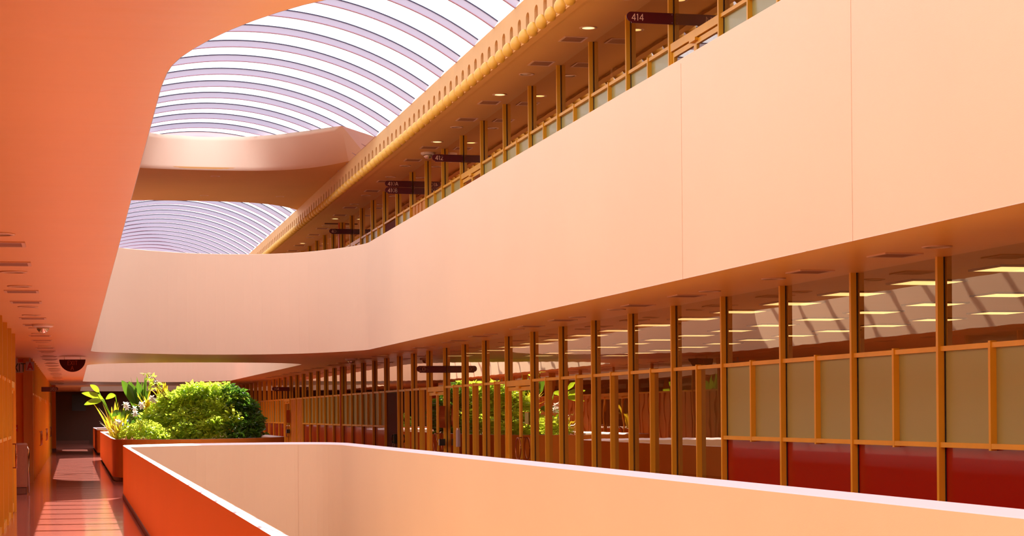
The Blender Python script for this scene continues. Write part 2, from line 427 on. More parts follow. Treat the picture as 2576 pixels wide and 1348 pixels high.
struct(obj('trim_1', bxs((-1.21, -.975, 47.38, 47.5, 0, Z1), (-1.47, -1.44, 47.4, 47.5, 0, 2.7)), M['wood']))
struct(obj('trim_2', bxs((-1.1, -.80, 88.0, 88.5, .15, Z1)), M['orange']))
struct(obj('baseboard_far', bxs((-1.1, .9, 112.9, 113.0, 0, .18), (-1.11, -.79, 87.98, 88.52, 0, .15)), M['base']))
struct(obj('trim_3', bxs((7.90, 7.95, 55.95, 56.05, 0, Z1), (7.90, 7.95, 55.95, 56.05, ZF4, Z2)), M['redpole']))

struct(obj('floor_office', bxs((8.12, XR, 4, 112, .002, .02), (8.12, XR, 4, 112, ZF4+.002, ZF4+.02)), M['carpet']))
# offices behind the glass: ceilings lamps, partitions
for lv, z, h in ((0, 0, Z1), (1, ZF4, Z2-ZF4)):
    for i, y in enumerate((4, 48.1, 56.1, 70, 84) if lv == 0 else (4, 22, 30.02, 43.9, 55.9, 70, 84)):
        struct(obj('wall_partition', bxs((8.9, XR, y-.06, y+.06, z, z+h-.01)), M['wood' if i % 2 else 'room']))
struct(obj('wall_office_back', bxs((11.5, 11.6, 4, 112, ZF4, Z2)), M['room']))
pm = to_mesh('diffuser', bxs((-.31, .31, -.31, .31, -.02, -.005)), M['panel'])
pf = to_mesh('frame', bxs((-.34, .34, -.34, -.31, -.022, 0), (-.34, .34, .31, .34, -.022, 0), (-.34, -.31, -.31, .31, -.022, 0), (.31, .34, -.31, .31, -.022, 0)), M['slot'])
for r_, x in enumerate((9.33, 11.4, 13.4)):
    for k in range(16):
        y = 15.13 + k*BAY
        t = empty('ceiling_light_panel', (x, y, Z1))
        link_mesh('diffuser', pm, parent=t); link_mesh('frame', pf, parent=t)
        tag(t, f'warm office ceiling panel behind the glass, {ordn(k)} nearest in the {["row by the glass","middle row","back row"][r_]}', 'ceiling light', 'fluorescent panels inside the offices')

# ------------------------------------------------------------------ soffit fittings
def disc(bm, r, z, n=24):
    v = [bm.verts.new((r*math.cos(t*2*PI/n), r*math.sin(t*2*PI/n), z)) for t in range(n)]; bm.faces.new(v)
bm = bmesh.new(); lathe(bm, [(.098, .0), (.098, -.012), (.13, -.010), (.135, 0.0)], n=28); ringm = to_mesh('trim_ring', bm, M['trim'], True)
bm = bmesh.new(); lathe(bm, [(.001, -.004), (.097, -.004), (.097, -.001), (.001, -.001)], n=28); lensm = to_mesh('lens', bm, M['lamp'])
bm = bmesh.new(); lathe(bm, [(.001, -.004), (.097, -.004), (.097, -.001), (.001, -.001)], n=28); lensoff = to_mesh('lens', bm, M['chrome'])
vf = to_mesh('vent_frame', bxs((-.19, .19, -.205, -.175, -.012, 0), (-.19, .19, .175, .205, -.012, 0), (-.19, -.16, -.175, .175, -.012, 0), (.16, .19, -.175, .175, -.012, 0)), M['trim'])
bm = bmesh.new()
for k in range(9): box(bm, -.16, .16, -.17+k*.038, -.150+k*.038, -.010, -.003)
vs_ = to_mesh('louvres', bm, M['vent']); vb = to_mesh('backing', bxs((-.16, .16, -.175, .175, -.003, -.001)), M['slot'])
def downlight(x, y, z, lit, label, group):
    t = empty('downlight', (x, y, z)); link_mesh('trim_ring', ringm, parent=t)
    link_mesh('lens', lensm if lit else lensoff, parent=t); tag(t, label, 'downlight', group)
def vent(x, y, z, label, group):
    t = empty('ceiling_vent', (x, y, z))
    for n_, m_ in (('frame', vf), ('louvres', vs_), ('backing', vb)): link_mesh(n_, m_, parent=t)
    tag(t, label, 'vent', group)
P = 3*BAY
def row(x, z, y_from, y_to, lit, where):
    kl = kv = 0
    k = -1
    while True:
        base = 15.85 + k*P
        if base > y_to: break
        for dy in (0, 2.03):
            y = base+dy
            if y_from < y < y_to and kv < 30:
                vent(x, y, z, f'{ordn(kv)} nearest louvred vent in the {where}', 'vents in the '+where); kv += 1
        for dy in (3.05, 5.12):
            y = base+dy
            if y_from < y < y_to and kl < 30:
                downlight(x, y, z, kl in lit, f'{ordn(kl)} nearest round downlight, {"lit" if kl in lit else "unlit"}, in the {where}', 'downlights in the '+where); kl += 1
        k += 1
row(-.565, Z1, 14.5, 86, (8,), 'orange soffit over the left walkway')
row(7.42, Z1, 13.2, 86, (10, 18), 'soffit over the right third-floor walkway')
row(7.63, Z2, 22.5, 86, (0, 1, 3, 5, 10, 13), 'soffit over the fourth-floor walkway')
def dome(x, y, z, label):
    t = empty('sensor_dome', (x, y, z))
    bm = bmesh.new(); lathe(bm, [(.16, 0), (.16, -.035), (.13, -.05), (.001, -.05)], n=24); obj('mounting_plate', bm, M['white'], t, smooth=False)
    bm = bmesh.new(); lathe(bm, [(.10, -.05), (.09, -.09), (.06, -.125), (.001, -.14)], n=24); obj('dome_cover', bm, M['chrome'], t, smooth=True)
    tag(t, label, 'sensor')
dome(7.75, 40.6, Z2, 'white dome sensor on the fourth-floor soffit beside the 412 sign')
dome(7.02, 47.6, Z1, 'small white dome sensor on the soffit above the right third-floor walkway')
dome(-.45, 29.6, Z1, 'small white dome sensor on the orange soffit above the left walkway')
o = obj('ceiling_track', bxs((7.5, 8.0, 56.1, 56.2, Z2-.03, Z2)), M['slot']); tag(o, 'thin dark track on the fourth-floor soffit above the 408 sign', 'track')

# ------------------------------------------------------------------ cornice with balls and slots
def cornice(X, sgn, name, label, balls, y0=3.0, y1=104.0):
    t = empty(name, (X, 0, Z2))
    MOD = .5455; zt, zb = 8.09-Z2, -.02
    vs, fs = [], []
    def V(x, y, z): vs.append((sgn*x, y, z)); return len(vs)-1
    N = int((y1-y0)/MOD)
    for i in range(N):
        ya = y0+i*MOD; yc = ya+MOD*.5; w = .108; z0, z1 = .06, .30
        arch = [(yc-w, z0)] + [(yc-w*math.cos(a), z1+.085*math.sin(a)) for a in [k*PI/8 for k in range(9)]] + [(yc+w, z0)]
        A = [V(0, y, z) for y, z in arch]; B = [V(.24, y, z) for y, z in arch]
        for k in range(len(A)-1): fs.append((A[k], A[k+1], B[k+1], B[k]))
        fs.append((A[-1], A[0], B[0], B[-1])); fs.append(tuple(B))
        c = [V(0, ya, zb), V(0, ya, zt), V(0, ya+MOD, zt), V(0, ya+MOD, zb)]
        half = len(A)//2
        fs.append((c[0], c[1], V(0, yc, zt)) + tuple(A[k] for k in range(half, -1, -1)))
        top = len(vs)-1
        fs.append((top, c[2], c[3]) + tuple(A[k] for k in range(len(A)-1, half-1, -1)))
        fs.append((c[3], c[0], A[0], A[-1]))
    me = bpy.data.meshes.new('fascia'); me.from_pydata(vs, [], fs); me.materials.append(M['cornice'])
    link_mesh('fascia', me, parent=t)
    a, b = (0, .16) if sgn > 0 else (-.16, 0)
    obj('bottom_ledge', bxs((min(sgn*.003, sgn*.14), max(sgn*.003, sgn*.14), y0, y1, -.05, -.021)), M['soffit4'], t)
    if balls:
        bm = bmesh.new(); lathe(bm, [(.001, -.105), (.03, -.101), (.057, -.088), (.08, -.065), (.095, -.03), (.099, .0), (.094, .035), (.079, .07), (.056, .1), (.03, .122), (.001, .132)], n=24)
        bme = to_mesh('ornament_ball', bm, M['ball'], True)
        k0 = int((24.0-y0)/MOD)
        for i in range(k0, N):
            y = y0+(i+.5)*MOD
            if i-k0 < 100: 
                o = link_mesh('ornament_ball', bme, parent=t, loc=(-.065*sgn, y-.02, -.005)); o.scale = (.92, .92, .96)
            elif i-k0 == 100:
                bm = bmesh.new()
                for j in range(i, N): bmesh.ops.create_uvsphere(bm, u_segments=12, v_segments=8, radius=.10, matrix=Matrix.Translation((-.07*sgn, y0+(j+.5)*MOD, -.005)))
                o = obj('far_ornament_balls', bm, M['ball'], t, smooth=True); o['kind'] = 'stuff'
    tag(t, label, 'cornice')
cornice(6.9, 1, 'ornamental_cornice', 'long ochre cornice with arched slots and a row of gold balls below the skylight', True)
cornice(-.06, -1, 'ornamental_cornice', 'ochre slotted cornice on the left side of the skylight, hidden behind the soffit', False)

# ------------------------------------------------------------------ skylights
ZS_, ZA = 8.09, 9.15
HC, RISE = 3.48, ZA-ZS_
RAD = (HC*HC+RISE*RISE)/(2*RISE)
A0 = math.asin(HC/RAD)
def arcpt(a, r): return (CX + r*math.sin(a), ZA-RAD + r*math.cos(a))
def arcbox(y0, y1, r0, r1, n=40):
    bm = bmesh.new(); rings = []
    for k in range(n+1):
        a = -A0+2*A0*k/n
        p0, p1 = arcpt(a, r0), arcpt(a, r1)
        rings.append([bm.verts.new((p0[0], y0, p0[1])), bm.verts.new((p0[0], y1, p0[1])), bm.verts.new((p1[0], y1, p1[1])), bm.verts.new((p1[0], y0, p1[1]))])
    for A, B in zip(rings, rings[1:]):
        for k in range(4): bm.faces.new((A[k], A[(k+1) % 4], B[(k+1) % 4], B[k]))
    bm.faces.new(rings[0]); bm.faces.new(rings[-1][::-1])
    bmesh.ops.recalc_face_normals(bm, faces=bm.faces)
    return bm
R = RAD
ribm = to_mesh('rib', arcbox(-.025, .025, R-.006, R+.105), M['rib'])
ribc = to_mesh('rib_gasket', arcbox(-.032, .032, R+.105, R+.125), M['ribcap'])
ribf = to_mesh('rib_flange', arcbox(-.032, .032, R-.018, R-.006), M['ribflange'])
def skylight(y_first, pitch, n, y0, y1, label):
    t = empty('arched_skylight', (0, y0, ZS_))
    bm = bmesh.new(); prev = None
    for k in range(49):
        a = -A0+2*A0*k/48; p = arcpt(a, R+.128)
        v = (bm.verts.new((p[0], 0, p[1]-ZS_)), bm.verts.new((p[0], y1-y0, p[1]-ZS_)))
        if prev: bm.faces.new((prev[0], v[0], v[1], prev[1]))
        prev = v
    obj('glazing', bm, M['vaultglass'], t, smooth=True)
    for k in range(n):
        y = y_first+k*pitch-y0
        o = link_mesh('rib', ribm, parent=t, loc=(0, y, -ZS_))
        link_mesh('gasket', ribc, parent=o); link_mesh('flange', ribf, parent=o)
    tag(t, label, 'skylight')
skylight(5.35+.0, 1.55, 30, 3.0, 51.8, 'near arched glass skylight with curved lavender ribs, above the upper parapet')
skylight(58.6, 1.585, 29, 56.0, 104.0, 'far arched skylight with closely seen ribs, beyond the roof bridge')
struct(obj('roof_vault', arcbox(51.8, 56.6, R+.02, R+.2), M['blue']))
struct(obj('roof_vault_far', arcbox(104, 113, R+.02, R+.2), M['blue']))
struct(obj('roof_vault_near', arcbox(-14, 3.0, R+.02, R+.2), M['blue']))

# roof bridge across the atrium
def strip_solid(front, back, z0, z1):
    bm = bmesh.new()
    def ringv(z): return [bm.verts.new((x, y, z)) for x, y in front] + [bm.verts.new((x, y, z)) for x, y in back[::-1]]
    a, b = ringv(z0), ringv(z1); n = len(a)
    for k in range(n): bm.faces.new((a[k], a[(k+1) % n], b[(k+1) % n], b[k]))
    m = len(front)
    for k in range(m-1):
        for q in (a, b): bm.faces.new((q[k], q[k+1], q[n-2-k], q[n-1-k]))
    bmesh.ops.recalc_face_normals(bm, faces=bm.faces)
    return bm
xs = [-.06+6.96*k/40 for k in range(41)]
def fy(x): u = abs(x-3.42)/3.48; return 49.2-.35*u**2-2.05*u**4
def by(x): u = abs(x-3.42)/3.48; return 56.3+.3*u**2+1.7*u**4
t = empty('roof_bridge', (CX, 52, 8.09))
TL = Vector((-CX, -52, -8.09))
o = obj('deck', strip_solid([(x, fy(x)+.01) for x in xs], [(x, by(x)) for x in xs], 8.087, 8.17), M['soffit4'], t); o.location = TL
TOPC = [(0, 49.45, 9.04), (.33, 49.45, 9.04), (1.11, 49.12, 9.02), (1.45, 48.5, 8.96), (1.78, 47.75, 8.89), (2.34, 45.68, 8.70), (2.64, 44.25, 8.57), (2.81, 43.43, 8.48)]
def topc(u):
    a_ = abs(u)
    for p, q in zip(TOPC, TOPC[1:]):
        if a_ <= q[0]+1e-6:
            k = (a_-p[0])/(q[0]-p[0]); return p[1]+(q[1]-p[1])*k, p[2]+(q[2]-p[2])*k-.03
bm = bmesh.new(); grid = []
NS, NR = 48, 8
for i in range(NS+1):
    s_ = -1+2*i/NS; ub, ut = 3.46*s_, 2.81*s_; yt, zt_ = topc(ut); yb = fy(CX+ub)
    colv = []
    for j in range(NR+1):
        k = j/NR; colv.append((CX+ub+(ut-ub)*k, yb+(yt-yb)*k, 8.09+(zt_-8.09)*k))
    grid.append(([bm.verts.new(p) for p in colv], [bm.verts.new((p[0], p[1]+.14, p[2])) for p in colv]))
for (f0, b0), (f1, b1) in zip(grid, grid[1:]):
    for j in range(NR):
        bm.faces.new((f0[j], f1[j], f1[j+1], f0[j+1])); bm.faces.new((b0[j], b0[j+1], b1[j+1], b1[j]))
    bm.faces.new((f0[-1], f1[-1], b1[-1], b0[-1])); bm.faces.new((f0[0], b0[0], b1[0], f1[0]))
bmesh.ops.recalc_face_normals(bm, faces=bm.faces)
o = obj('front_upstand', bm, M['plaster'], t, smooth=True); o.location = TL
o = obj('rear_upstand', strip_solid([(x, by(x)-.14) for x in xs], [(x, by(x)) for x in xs], 8.11, 8.3), M['plaster'], t); o.location = TL
for sg in (1, -1):
    X = lambda x: CX+sg*(x-CX)
    A_ = (X(6.23), 43.43, 8.45)
    vs = [A_, (X(6.88), 42.6, 8.09), (X(6.88), 44.7, 8.09), (X(6.88), 46.85, 8.09), (X(6.99), 42.75, 8.07), (X(6.99), 46.95, 8.07), (X(6.35), 43.55, 8.40)]
    o = pymesh('end_facet', vs, [(0, 1, 2), (1, 4, 6, 0), (4, 5, 6), (1, 2, 3, 5, 4)], M['cap'], t); o.location = TL  # paler than the upstand: extra skylight on this facet put into its colour
    o = pymesh('flared_end', vs, [(0, 2, 3), (3, 5, 6, 0)], M['plaster'], t); o.location = TL
tag(t, 'peach bowed bridge crossing under the roof between the two skylights', 'bridge')
for k, (x, y) in enumerate(((3.78, 50.4), (3.79, 54.9), (6.0, 54.8))):
    downlight(x, y, 8.095, False, f'unlit round light under the roof bridge, {["nearest its front edge", "left one by its rear edge", "right one by its rear edge"][k]}', 'lights under the roof bridge')

# ------------------------------------------------------------------ lettering (thin geometric strokes)
def arcp(cx, cz, rx, rz, a0, a1, n=14): return [(cx+rx*math.cos(math.radians(a0+(a1-a0)*k/n)), cz+rz*math.sin(math.radians(a0+(a1-a0)*k/n))) for k in range(n+1)]
GL = {
 '0': (.66, [arcp(.33, .5, .30, .48, 0, 360, 28)]),
 '1': (.30, [[(.04, .86), (.17, .98), (.17, 0)]]),
 '2': (.58, [arcp(.28, .71, .25, .27, 165, -35, 14) + [(.03, .02), (.56, .02)]]),
 '3': (.54, [arcp(.24, .74, .22, .24, 150, -90, 14)[:-1] + [(.24, .50)] + arcp(.24, .26, .25, .25, 90, -150, 14)]),
 '4': (.64, [[(.48, 0), (.48, .98), (.03, .26), (.62, .26)]]),
 '8': (.56, [arcp(.28, .75, .20, .23, 0, 360, 22), arcp(.28, .27, .25, .26, 0, 360, 24)]),
 'A': (.74, [[(.02, 0), (.37, 1), (.72, 0)], [(.14, .33), (.60, .33)]]),
 'B': (.52, [[(.06, 0), (.06, 1), (.24, 1)] + arcp(.24, .76, .20, .24, 90, -90, 10) + [(.06, .52)], [(.24, .52)] + arcp(.24, .26, .25, .26, 90, -90, 10) + [(.06, 0)]]),
 'E': (.50, [[(.48, 1), (.06, 1), (.06, 0), (.48, 0)], [(.06, .52), (.42, .52)]]),
 'X': (.62, [[(.04, 0), (.58, 1)], [(.04, 1), (.58, 0)]]),
 'I': (.16, [[(.08, 0), (.08, 1)]]),
 'T': (.56, [[(.02, 1), (.54, 1)], [(.28, 1), (.28, 0)]]),
}
def text_bm(s, h, x0, z0, y, wgt=.09, gap=.16, yd=.003):
    # lettering in the x-z plane facing -y
    bm = bmesh.new(); x = x0
    for ch in s:
        w, strokes = GL[ch]
        for st in strokes:
            pts = [Vector((x+a*h, z0+b*h)) for a, b in st]
            hw = wgt*h/2
            for a, b in zip(pts, pts[1:]):
                d = (b-a)
                if d.length < 1e-6: continue
                d.normalize(); n = Vector((-d.y, d.x))*hw; e = d*hw*.6
                q = [a-e+n, b+e+n, b+e-n, a-e-n]
                f0 = [bm.verts.new((p.x, y, p.y)) for p in q]; f1 = [bm.verts.new((p.x, y-yd, p.y)) for p in q]
                bm.faces.new(f1)
                for k in range(4): bm.faces.new((f0[k], f0[(k+1) % 4], f1[(k+1) % 4], f1[k]))
        x += (w+gap)*h
    bmesh.ops.recalc_face_normals(bm, faces=bm.faces)
    return bm, x
def pill(bm, w, h, th, left=True):
    # plate: full rectangle, rounded nose a little shorter than the plate, flush at the top
    r = h*.44; s = -1 if left else 1
    pts = [(0, 0), (0, h), (s*(w-r), h)] + [(s*(w-r) + s*r*math.sin(math.radians(a)), h-r + r*math.cos(math.radians(a))) for a in range(12, 181, 12)] + [(s*(w-r), 0)]
    f = [bm.verts.new((x, -th/2, z)) for x, z in pts]; b = [bm.verts.new((x, th/2, z)) for x, z in pts]
    bm.faces.new(f); bm.faces.new(b[::-1]); n = len(f)
    for k in range(n): bm.faces.new((f[k], b[k], b[(k+1) % n], f[(k+1) % n]))
    bmesh.ops.recalc_face_normals(bm, faces=bm.faces)
def sign(num, x, y, z, label, left=True, w=.66, h=.152):
    t = empty('room_number_sign', (x, y, z))
    bm = bmesh.new(); pill(bm, w, h, .018, left); obj('plate', bm, M['maroon'], t)
    _, ln = text_bm(num, h*.58, 0, 0, 0)
    ln -= h*.58*.16
    xx = -w+h*.46 if left else w-h*.42-ln
    bm, _ = text_bm(num, h*.58, xx, h*.24, -.0095, .10); obj('numerals', bm, M['letters'], t)
    # same number on the reverse, mirrored so that it reads from behind
    bm, _ = text_bm(num, h*.58, 0, h*.24, -.0095, .10); o = obj('numerals', bm, M['letters'], t)
    o.rotation_euler[2] = PI; o.location = (xx+ln, 0, 0)
    obj('screw', bxs((-.02 if left else .014, -.014 if left else .02, -.012, -.009, h*.12, h*.16), (-.02 if left else .014, -.014 if left else .02, -.012, -.009, h*.84, h*.88)), M['white'], t)
    tag(t, label, 'sign', 'maroon room number signs')
XS = 7.985
sign('414', XS, Y0+4*BAY-.045, 6.905, 'maroon room sign reading 414, the nearest and largest one')
sign('412', XS, Y0+11*BAY-.045, 6.895, 'maroon room sign reading 412, projecting from the fourth-floor posts')
sign('410A', XS, Y0+14*BAY-.045, 7.085, 'maroon room sign reading 410A, the upper of the stacked pair')
sign('410B', XS, Y0+14*BAY-.045, 6.925, 'maroon room sign reading 410B, the lower of the stacked pair')
sign('408', XS, Y0+19*BAY-.045, 6.91, 'maroon room sign reading 408, the farthest on the fourth floor')
sign('308', XS, Y0+12*BAY-.045, 2.53, 'maroon room sign reading 308, beside the glazed door on the third floor')
sign('304', XS-.05, Y0+27*BAY-.1, 2.52, 'small distant maroon room sign reading 304 above the right walkway')
sign('303', -1.0, 60.0, 2.42, 'maroon room sign reading 303 projecting over the left walkway', left=False, w=.54, h=.15)

# half-round exit sign over the left walkway
t = empty('hanging_exit_sign', (-.015, 46.0, 3.015))
bm = bmesh.new(); n = 28
f = [bm.verts.new((.31*math.cos(-PI*k/n), -.015, .30*math.sin(-PI*k/n))) for k in range(n+1)]
b = [bm.verts.new((v.co.x, .015, v.co.z)) for v in f]
bm.faces.new(f); bm.faces.new(b[::-1])
for k in range(n+1): bm.faces.new((f[k], b[k], b[(k+1) % (n+1)], f[(k+1) % (n+1)]))
bmesh.ops.recalc_face_normals(bm, faces=bm.faces); obj('half_disc', bm, M['maroon_door'], t)
bm, _ = text_bm('EXIT', .095, -.115, -.13, -.0155, .13, .2); obj('lettering', bm, M['faint'], t)
bm, _ = text_bm('A', .095, -.04, -.255, -.0155, .13, .2); obj('lettering', bm, M['faint'], t)
obj('hanger', bxs((-.2, -.18, -.006, .006, 0, .065), (.18, .2, -.006, .006, 0, .065)), M['chrome'], t)
tag(t, 'dark half-round hanging sign reading EXIT A over the left walkway', 'sign')
# wall exit sign and letter A sign in the recess
t = empty('exit_sign', (-1.36, 46.9, 2.72))
obj('sign_box', bxs((-.20, .16, -.03, .03, 0, .25)), M['grey'], t)
bm, _ = text_bm('EXIT', .19, -.185, .03, -.031, .13, .10); obj('lettering', bm, M['ltr_dark'], t)
obj('bracket', bxs((-.04, .04, -.02, .02, .25, .36)), M['grey'], t)
tag(t, 'grey illuminated sign reading EXIT, partly hidden behind the left posts', 'sign')
t = empty('letter_sign', (-1.03, 46.9, 2.77))
obj('sign_box', bxs((-.10, .10, -.03, .03, 0, .22)), M['grey'], t)
bm, _ = text_bm('A', .16, -.058, .03, -.031, .2); obj('lettering', bm, M['ltr_red'], t)
obj('bracket', bxs((-.02, .02, -.02, .02, .22, .31)), M['grey'], t)
tag(t, 'small grey sign with a red letter A beside the EXIT sign', 'sign')
t = empty('fire_alarm_box', (-1.40, 47.49, 1.36))
obj('case', bxs((-.05, .05, -.04, .0, -.08, .08)), M['alarm'], t); obj('pull_bar', bxs((-.035, .035, -.052, -.04, -.012, .012)), M['white'], t)
tag(t, 'tiny red fire alarm box on the orange recess wall above the bin', 'alarm')

# litter bin with chrome side rail
t = empty('litter_bin', (-1.2, 40.4, 0))
bm = bmesh.new(); lathe(bm, [(.25, .16), (.255, .2), (.25, 1.05), (.235, 1.085), (.19, 1.09), (.18, 1.0)], n=32); obj('body', bm, M['bin'], t, smooth=False)
bm = bmesh.new(); lathe(bm, [(.225, 0), (.235, .02), (.235, .15), (.2, .16)], n=32); obj('base', bm, M['base'], t)
bm = bmesh.new(); lathe(bm, [(.001, .99), (.18, 1.0)], n=32); obj('opening', bm, M['darker'], t)
bm = bmesh.new()
tube(bm, [(.27, -.02, .03), (.275, -.02, .5), (.275, -.02, .88), (.265, -.02, .95), (.24, -.02, 1.0), (.20, -.02, 1.02)], .022, 10); obj('chrome_rail', bm, M['chrome'], t, smooth=True)
tag(t, 'brown cylindrical litter bin with a chrome rail at the left walkway recess', 'bin')

# board on the dark end wall
t = empty('wall_board', (.32, 112.98, 1.95))
obj('panel', bxs((-.40, .40, -.03, .0, 0, .98)), M['darker'], t); obj('frame', bxs((-.43, .43, -.035, -.0, -.03, 0), (-.43, .43, -.035, 0, .98, 1.01), (-.43, -.4, -.035, 0, 0, .98), (.4, .43, -.035, 0, 0, .98)), M['dark'], t)
tag(t, 'black square board on the dark end wall of the left walkway', 'board')

# copper sconces, black boxes, telephone on the right facade posts
def sconce(y, label):
    t = empty('wall_sconce', (7.93, y, 1.32))
    bm = bmesh.new(); n = 12; rows = []
    for k in range(n+1):
        z = .48*k/n; q = 2*k/n-1; dy = -.03-.10*q*q; e = -.13+.035*(1-q*q)*0
        rows.append([bm.verts.new((-.135, dy, z)), bm.verts.new((.0, dy, z)), bm.verts.new((.0, dy+.012, z)), bm.verts.new((-.135, dy+.012, z))])
    for A, B in zip(rows, rows[1:]):
        for k in range(4): bm.faces.new((A[k], A[(k+1) % 4], B[(k+1) % 4], B[k]))
    bm.faces.new(rows[0]); bm.faces.new(rows[-1][::-1]); bmesh.ops.recalc_face_normals(bm, faces=bm.faces)
    obj('curved_plate', bm, M['bronze'], t); obj('back_box', bxs((-.11, .0, -.018, .03, .06, .42)), M['bronze'], t)
    tag(t, label, 'wall light', 'curved bronze sconces')
def wbox(y, label):
    t = empty('card_reader', (7.93, y, .93))
    obj('case', bxs((-.13, .0, -.06, .04, 0, .145)), M['black'], t); obj('face_plate', bxs((-.115, -.02, -.066, -.06, .02, .125)), M['black'], t)
    obj('side_trim', bxs((-.135, -.13, -.05, .03, .01, .135)), M['grey'], t)
    tag(t, label, 'reader', 'black boxes under the sconces')
sconce(39.85, 'curved bronze wall sconce on the post below the 308 sign')
sconce(69.75, 'distant curved bronze sconce on the post below the 304 sign')
wbox(39.85, 'small black box on the post below the 308 sconce')
wbox(69.75, 'small black box on the post below the 304 sconce')
t = empty('wall_telephone', (7.96, 46.3, .88))
obj('body', bxs((-.07, .0, -.10, .10, 0, .24)), M['black'], t)
bm = bmesh.new(); tube(bm, [(-.09, -.05, .02), (-.11, -.05, .05), (-.11, -.05, .19), (-.09, -.05, .22)], .02, 8); obj('handset', bm, M['black'], t, smooth=True)
bm = bmesh.new(); tube(bm, [(-.09, -.05, .02), (-.12, -.08, -.12), (-.08, -.02, -.2), (-.04, 0, 0)], .006, 6); obj('cord', bm, M['chrome'], t)
tag(t, 'black wall telephone beside the dark maroon door', 'telephone')
t = empty('door_notice', (7.985, 32.5, 1.44))
obj('sheet', bxs((-.004, 0, -.14, .14, 0, .20)), M['frost'], t); obj('border', bxs((-.006, -.003, -.15, .15, .20, .21), (-.006, -.003, -.15, .15, -.01, 0)), M['gold'], t)
tag(t, 'small square notice stuck on the right-hand glazed double door', 'notice')
t = empty('paper_holder', (8.003, 38.75, .92))
obj('pocket', bxs((-.03, 0, -.09, .09, 0, .36)), M['grey'], t); obj('paper', bxs((-.02, -.01, -.08, .08, .1, .40)), M['white'], t)
tag(t, 'pale paper holder on the facade just right of the 308 sconce', 'holder')

# ------------------------------------------------------------------ planters
def planter(loop, label):
    t = empty('raised_planter', (CX, sum(p[1] for p in loop)/len(loop), 0)); L = t.location
    def part(nm, bm, m):
        o = obj(nm, bm, m, t); o.location = -Vector(L); return o
    part('outer_wall', sweep(loop, [(.145, .11), (.145, 1.052)], False), M['orange'])
    part('inner_wall', sweep(loop, [(0, -.3), (0, 1.012)], False), M['plaster'])
    part('cap', sweep(loop, [(0, 1.010), (.012, 1.016), (.132, 1.058), (.145, 1.052)], False), M['cap'])
    part('toe_kick', sweep(loop, [(.145, .11), (.10, .11), (.10, 0.001)], False), M['base'])
    part('soil', holed_plane(loop, [], .78), M['soil'])
    tag(t, label, 'planter')
planter(P1, 'long orange planter holding the big leafy shrub')
planter(P2, 'farther orange planter behind the first, at the left walkway')

# ------------------------------------------------------------------ plants
def leaf_cloud(bm, c, r, n, size, seed, droop=.35, shell=.55):
    rnd = random.Random(seed)
    for _ in range(n):
        while True:
            v = Vector((rnd.uniform(-1, 1), rnd.uniform(-1, 1), rnd.uniform(-1, 1)))
            if .05 < v.length < 1: break
        rr = shell + (1-shell)*rnd.random()**.6
        d = v.normalized(); p = Vector((c[0]+d.x*r[0]*rr, c[1]+d.y*r[1]*rr, c[2]+d.z*r[2]*rr))
        if p.z < .8: continue
        a = Vector((d.x+rnd.uniform(-.8, .8), d.y+rnd.uniform(-.8, .8), d.z*.5-droop+rnd.uniform(-.5, .5))).normalized()
        s = a.cross(Vector((rnd.uniform(-1, 1), rnd.uniform(-1, 1), rnd.uniform(-.2, 1)))).normalized()
        up = s.cross(a); L = size*rnd.uniform(.7, 1.35); w = L*.27
        q = [p, p+a*L*.42+s*w+up*w*.35, p+a*L, p+a*L*.42-s*w+up*w*.35]
        vv = [bm.verts.new(x) for x in q]
        bm.faces.new((vv[0], vv[1], vv[2])); bm.faces.new((vv[0], vv[2], vv[3]))
def branches(bm, base, tips, r=.02):
    for tp in tips:
        b = Vector(base); t_ = Vector(tp); mid = (b+t_)/2 + Vector((0, 0, .15))
        tube(bm, [b, mid, t_], [r, r*.7, r*.3], 6)
# big shrub: many overlapping leafy clumps
t = empty('leafy_shrub', (3.5, 51.0, .78))
def cl(parent, blobs, m, name, size, dens, seed0):
    bm = bmesh.new()
    for i, (x, y, z, rx, ry, rz) in enumerate(blobs):
        leaf_cloud(bm, (x, y, z), (rx, ry, rz), int(dens*(rx*ry+ry*rz+rx*rz)), size, seed0+i)
    o = obj(name, bm, m, parent); o.location = -Vector(parent.location); return o
rnd = random.Random(21); big, young, shade = [], [], []
ENV = [(1.75, 1.35), (2.1, 1.75), (2.45, 2.20), (3.0, 2.42), (3.5, 2.48), (4.05, 2.52), (4.4, 2.34), (4.75, 1.85), (5.0, 1.3)]
def env(x):
    for p, q in zip(ENV, ENV[1:]):
        if p[0] <= x <= q[0]: return p[1]+(q[1]-p[1])*(x-p[0])/(q[0]-p[0])
for i in range(120):
    x = 1.85+3.0*((i*.618034) % 1); r_ = rnd.uniform(.15, .27)
    q = ((i*.754878) % 1); zn = 1-q**1.5; top = env(x)-r_*.5
    z = .93+(top-.93)*zn
    y = 51.0-1.75*(1-zn)*rnd.uniform(.8, 1.1)+rnd.uniform(-.15, .15)
    x = 3.3+(x-3.3)*(.985 if zn > .5 else .96)
    b_ = (x, y, z, r_*1.2, r_, r_*.75)
    if x > 4.2+rnd.uniform(-.2, .2): shade.append(b_)  # right-hand clumps: shade put in as darker leaf colour
    else: (young if rnd.random() < .55 else big).append(b_)
young += [(2.12, 50.6, 2.48, .10, .12, .12), (2.05, 50.6, 2.66, .08, .08, .05), (1.93, 50.6, 2.76, .07, .06, .03)]
cl(t, big, M['leaf_g'], 'foliage', .125, 900, 100)
cl(t, young, M['leaf_y'], 'young_foliage', .125, 900, 200)
bm = bmesh.new(); branches(bm, (3.2, 50.7, .78), [(x, y, z+rz*.2) for x, y, z, rx, ry, rz in big[::2]+young] + [(2.05, 50.6, 2.75)], .022); o = obj('branches', bm, M['bark'], t); o.location = -Vector(t.location)
